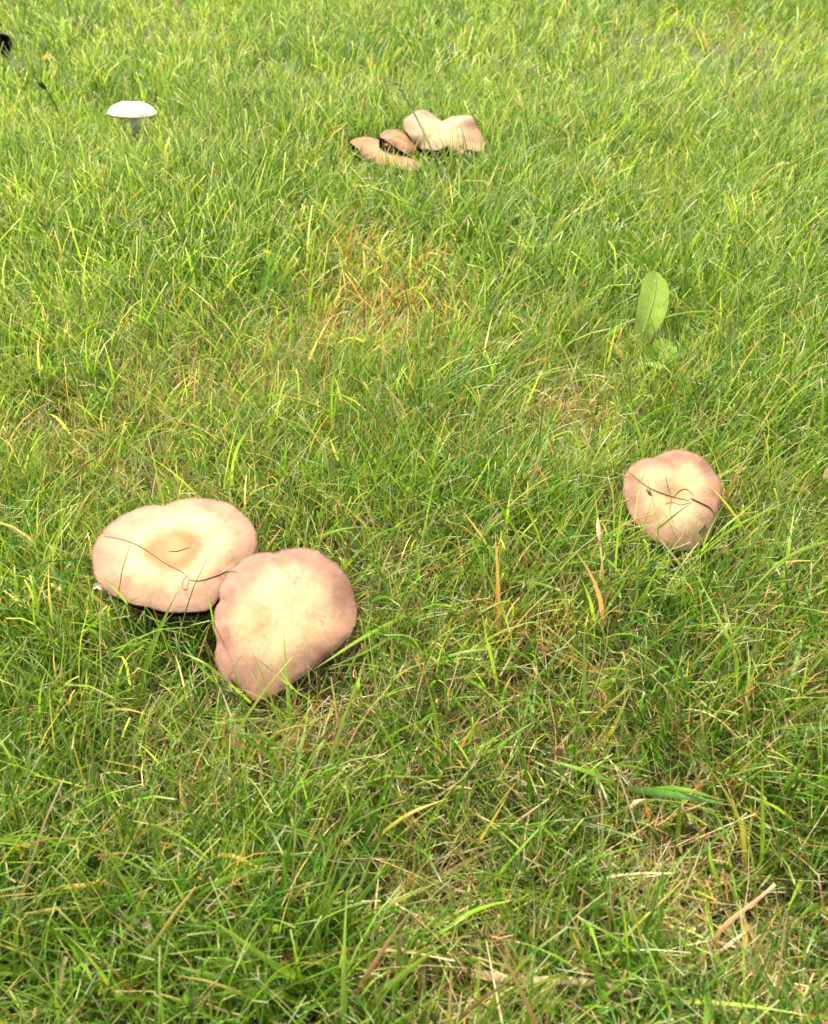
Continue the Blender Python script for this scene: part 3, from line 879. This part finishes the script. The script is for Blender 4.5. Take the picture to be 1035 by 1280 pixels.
thread('brown crease-like thread running to the lone cap margin', [capE], [(863,623),(876,629),(886,634),(893,642)], .00045, (.20,.10,.05))
thread('short dark stub lying near the lone cap lower edge', [capE], [(882,656),(877,661),(872,667)], .0006, (.12,.05,.025))
thread('small brown fleck beside the thread on the lone cap', [capE], [(808,612),(811,616),(814,617)], .0008, (.18,.08,.04))

# broad-leaved weed
def leaf(parent, base, pts, widths, face, col, rib):
    P = spline([at(*p) for p in pts], 18)
    t = np.linspace(0, 1, 18)
    W = widths[0] + (widths[1] - widths[0])*np.where(t < widths[2], sm(0, widths[2], t), np.sqrt(np.clip(1 - ((t - widths[2])/(1 - widths[2]))**3.4, .002, 1)))
    c = np.tile(np.array(col), (18, 1))*(.9 + .2*rd.rand(18))[:, None]
    V, F, C = leaf_mesh(P, W, face, 9, .07, c, np.array(rib), .0008)
    lo = mesh_obj('leaf', V, F, M_LEAF, parent, base, C)
    RV, RF = tube(P + np.array([0, -.0004, .0006]), np.linspace(.0006, .0001, 18), 6)
    mesh_obj('midrib', RV, RF, M_LEAF, lo, base, np.tile(np.array(rib), (len(RV), 1)))
b0 = at(800, 452, 0.0)
weed = empty('broadleaf_weed', b0)
tag(weed, 'pale green broad-leaved weed with one large rounded leaf held up', 'weed')
leaf(weed, b0, [(800,450,.002),(800,430,.020),(808,402,.036),(817,372,.048),(821,340,.062)], (.004,.030,.66), (.25,-.75,.65), (.31,.44,.065), (.34,.46,.085))
leaf(weed, b0, [(800,450,.002),(808,455,.018),(820,450,.032),(830,438,.040),(836,426,.043)], (.004,.021,.6), (.1,-.5,.85), (.19,.33,.035), (.28,.40,.08))
leaf(weed, b0, [(800,450,.002),(794,446,.012),(782,440,.018),(768,440,.018)], (.004,.016,.6), (0,-.4,.9), (.19,.33,.035), (.28,.40,.08))

# grass in seed
def seed_stalk(label, pts, rad, col, heads, hcol, hl):
    P = spline([at(*p) for p in pts], 20)
    root = empty('seed_stalk', P[0]); tag(root, label, 'seed stalk')
    V, F = tube(P, rad*np.linspace(1.1, .7, 20))
    mesh_obj('stem', V, F, M_DRY, root, P[0], np.tile(np.array(col), (len(V), 1)))
    for i in range(heads):
        s = 19 - i*.55 if heads > 1 else 19
        j = int(max(0, min(18, s))); q = P[j] + (P[j+1] - P[j])*(s - j)
        T = P[19] - P[15]; T /= np.linalg.norm(T)
        side = np.cross(T, [0, -1, .3]); side /= np.linalg.norm(side)
        dirn = T + side*(.5 if i % 2 else -.5)*(heads > 1); dirn /= np.linalg.norm(dirn)
        ln = np.linspace(0, 1, 8)
        V, F = tube(q + np.outer(ln*hl - hl*.15, dirn), hl*(.10 if heads == 1 else .16)*np.sin(np.pi*np.clip(ln, .06, .97))**.8, 7)
        mesh_obj('spikelet', V, F, M_DRY, root, P[0], np.tile(np.array(hcol)*(.8 + .4*rd.rand()), (len(V), 1)))
seed_stalk('pale dry stalk with a plump cream husk, standing by the lone cap', [(762,806,.004),(757,752,.026),(753,705,.044),(750,676,.053)], .0008, (.50,.38,.17), 1, (.55,.42,.22), .017)
seed_stalk('stiff olive stalk leaning across the heart-shaped cap', [(560,240,.004),(545,200,.050),(522,150,.085),(498,106,.120)], .0014, (.12,.15,.04), 3, (.16,.17,.06), .010)
seed_stalk('dark slender seed stalk in the turf before the white mushroom', [(84,168,.004),(75,145,.035),(64,122,.065),(52,106,.085)], .0012, (.06,.08,.02), 6, (.07,.09,.03), .010)

# faded yellow flower head and a few pale scraps
fb = at(58, 88, 0.0)
fl = empty('yellow_flower', fb); tag(fl, 'faded yellow flower head low in the turf near the black-gilled mushroom', 'flower')
fc = at(58, 77, .050)
V, F = tube(spline([fb, (fb + fc)/2 + np.array([.002, 0, 0]), fc], 10), .0011)
mesh_obj('stem', V, F, M_LEAF, fl, fb, np.tile(np.array([.14,.26,.03]), (len(V), 1)))
for i in range(16):
    a = i*2*math.pi/16; up = .5 + .5*(i % 2)
    d_ = np.array([math.cos(a), math.sin(a), up*1.6 - .3]); d_ /= np.linalg.norm(d_)
    P = fc + np.outer(np.linspace(.001, .015, 6), d_)
    V, F, C = leaf_mesh(P, np.array([.002,.0035,.0042,.0042,.0034,.0012]), (0, 0, 1.0), 3, .15, (.46,.36,.08))
    mesh_obj('petal', V, F, M_LEAF, fl, fb, C)
V, F = tube(fc + np.outer(np.linspace(-.002, .004, 5), [0, 0, 1.0]), np.array([.002,.004,.0045,.0035,.001]), 10)
mesh_obj('flower_centre', V, F, M_LEAF, fl, fb, np.tile(np.array([.36,.25,.06]), (len(V), 1)))

def scrap(label, px, py, z, size, col):
    c = at(px, py, z)
    P = spline([c + np.array([-size*.5, 0, 0]), c + np.array([0, .001, size*.35]), c + np.array([size*.5, -.001, .0])], 8)
    V, F, C = leaf_mesh(P, size*.6*np.array([.3,.7,.95,1,1,.9,.6,.2]), (0, -.6, .8), 5, .25, col)
    tag(mesh_obj('pale_husk', V, F, M_DRY, None, c, C), label, 'husk')
scrap('tiny white curled husk caught in the turf between lone cap and weed', 675, 468, .040, .005, (.60,.52,.38))
scrap('tiny pinkish white husk caught in fine turf', 184, 1160, .034, .004, (.60,.48,.40))
scrap('white torn scrap hanging beneath the disc-marked cap edge', 122, 736, .044, .005, (.60,.54,.42))

print('caps', [tuple(np.round(c['C'], 3)) for c in CAPS])
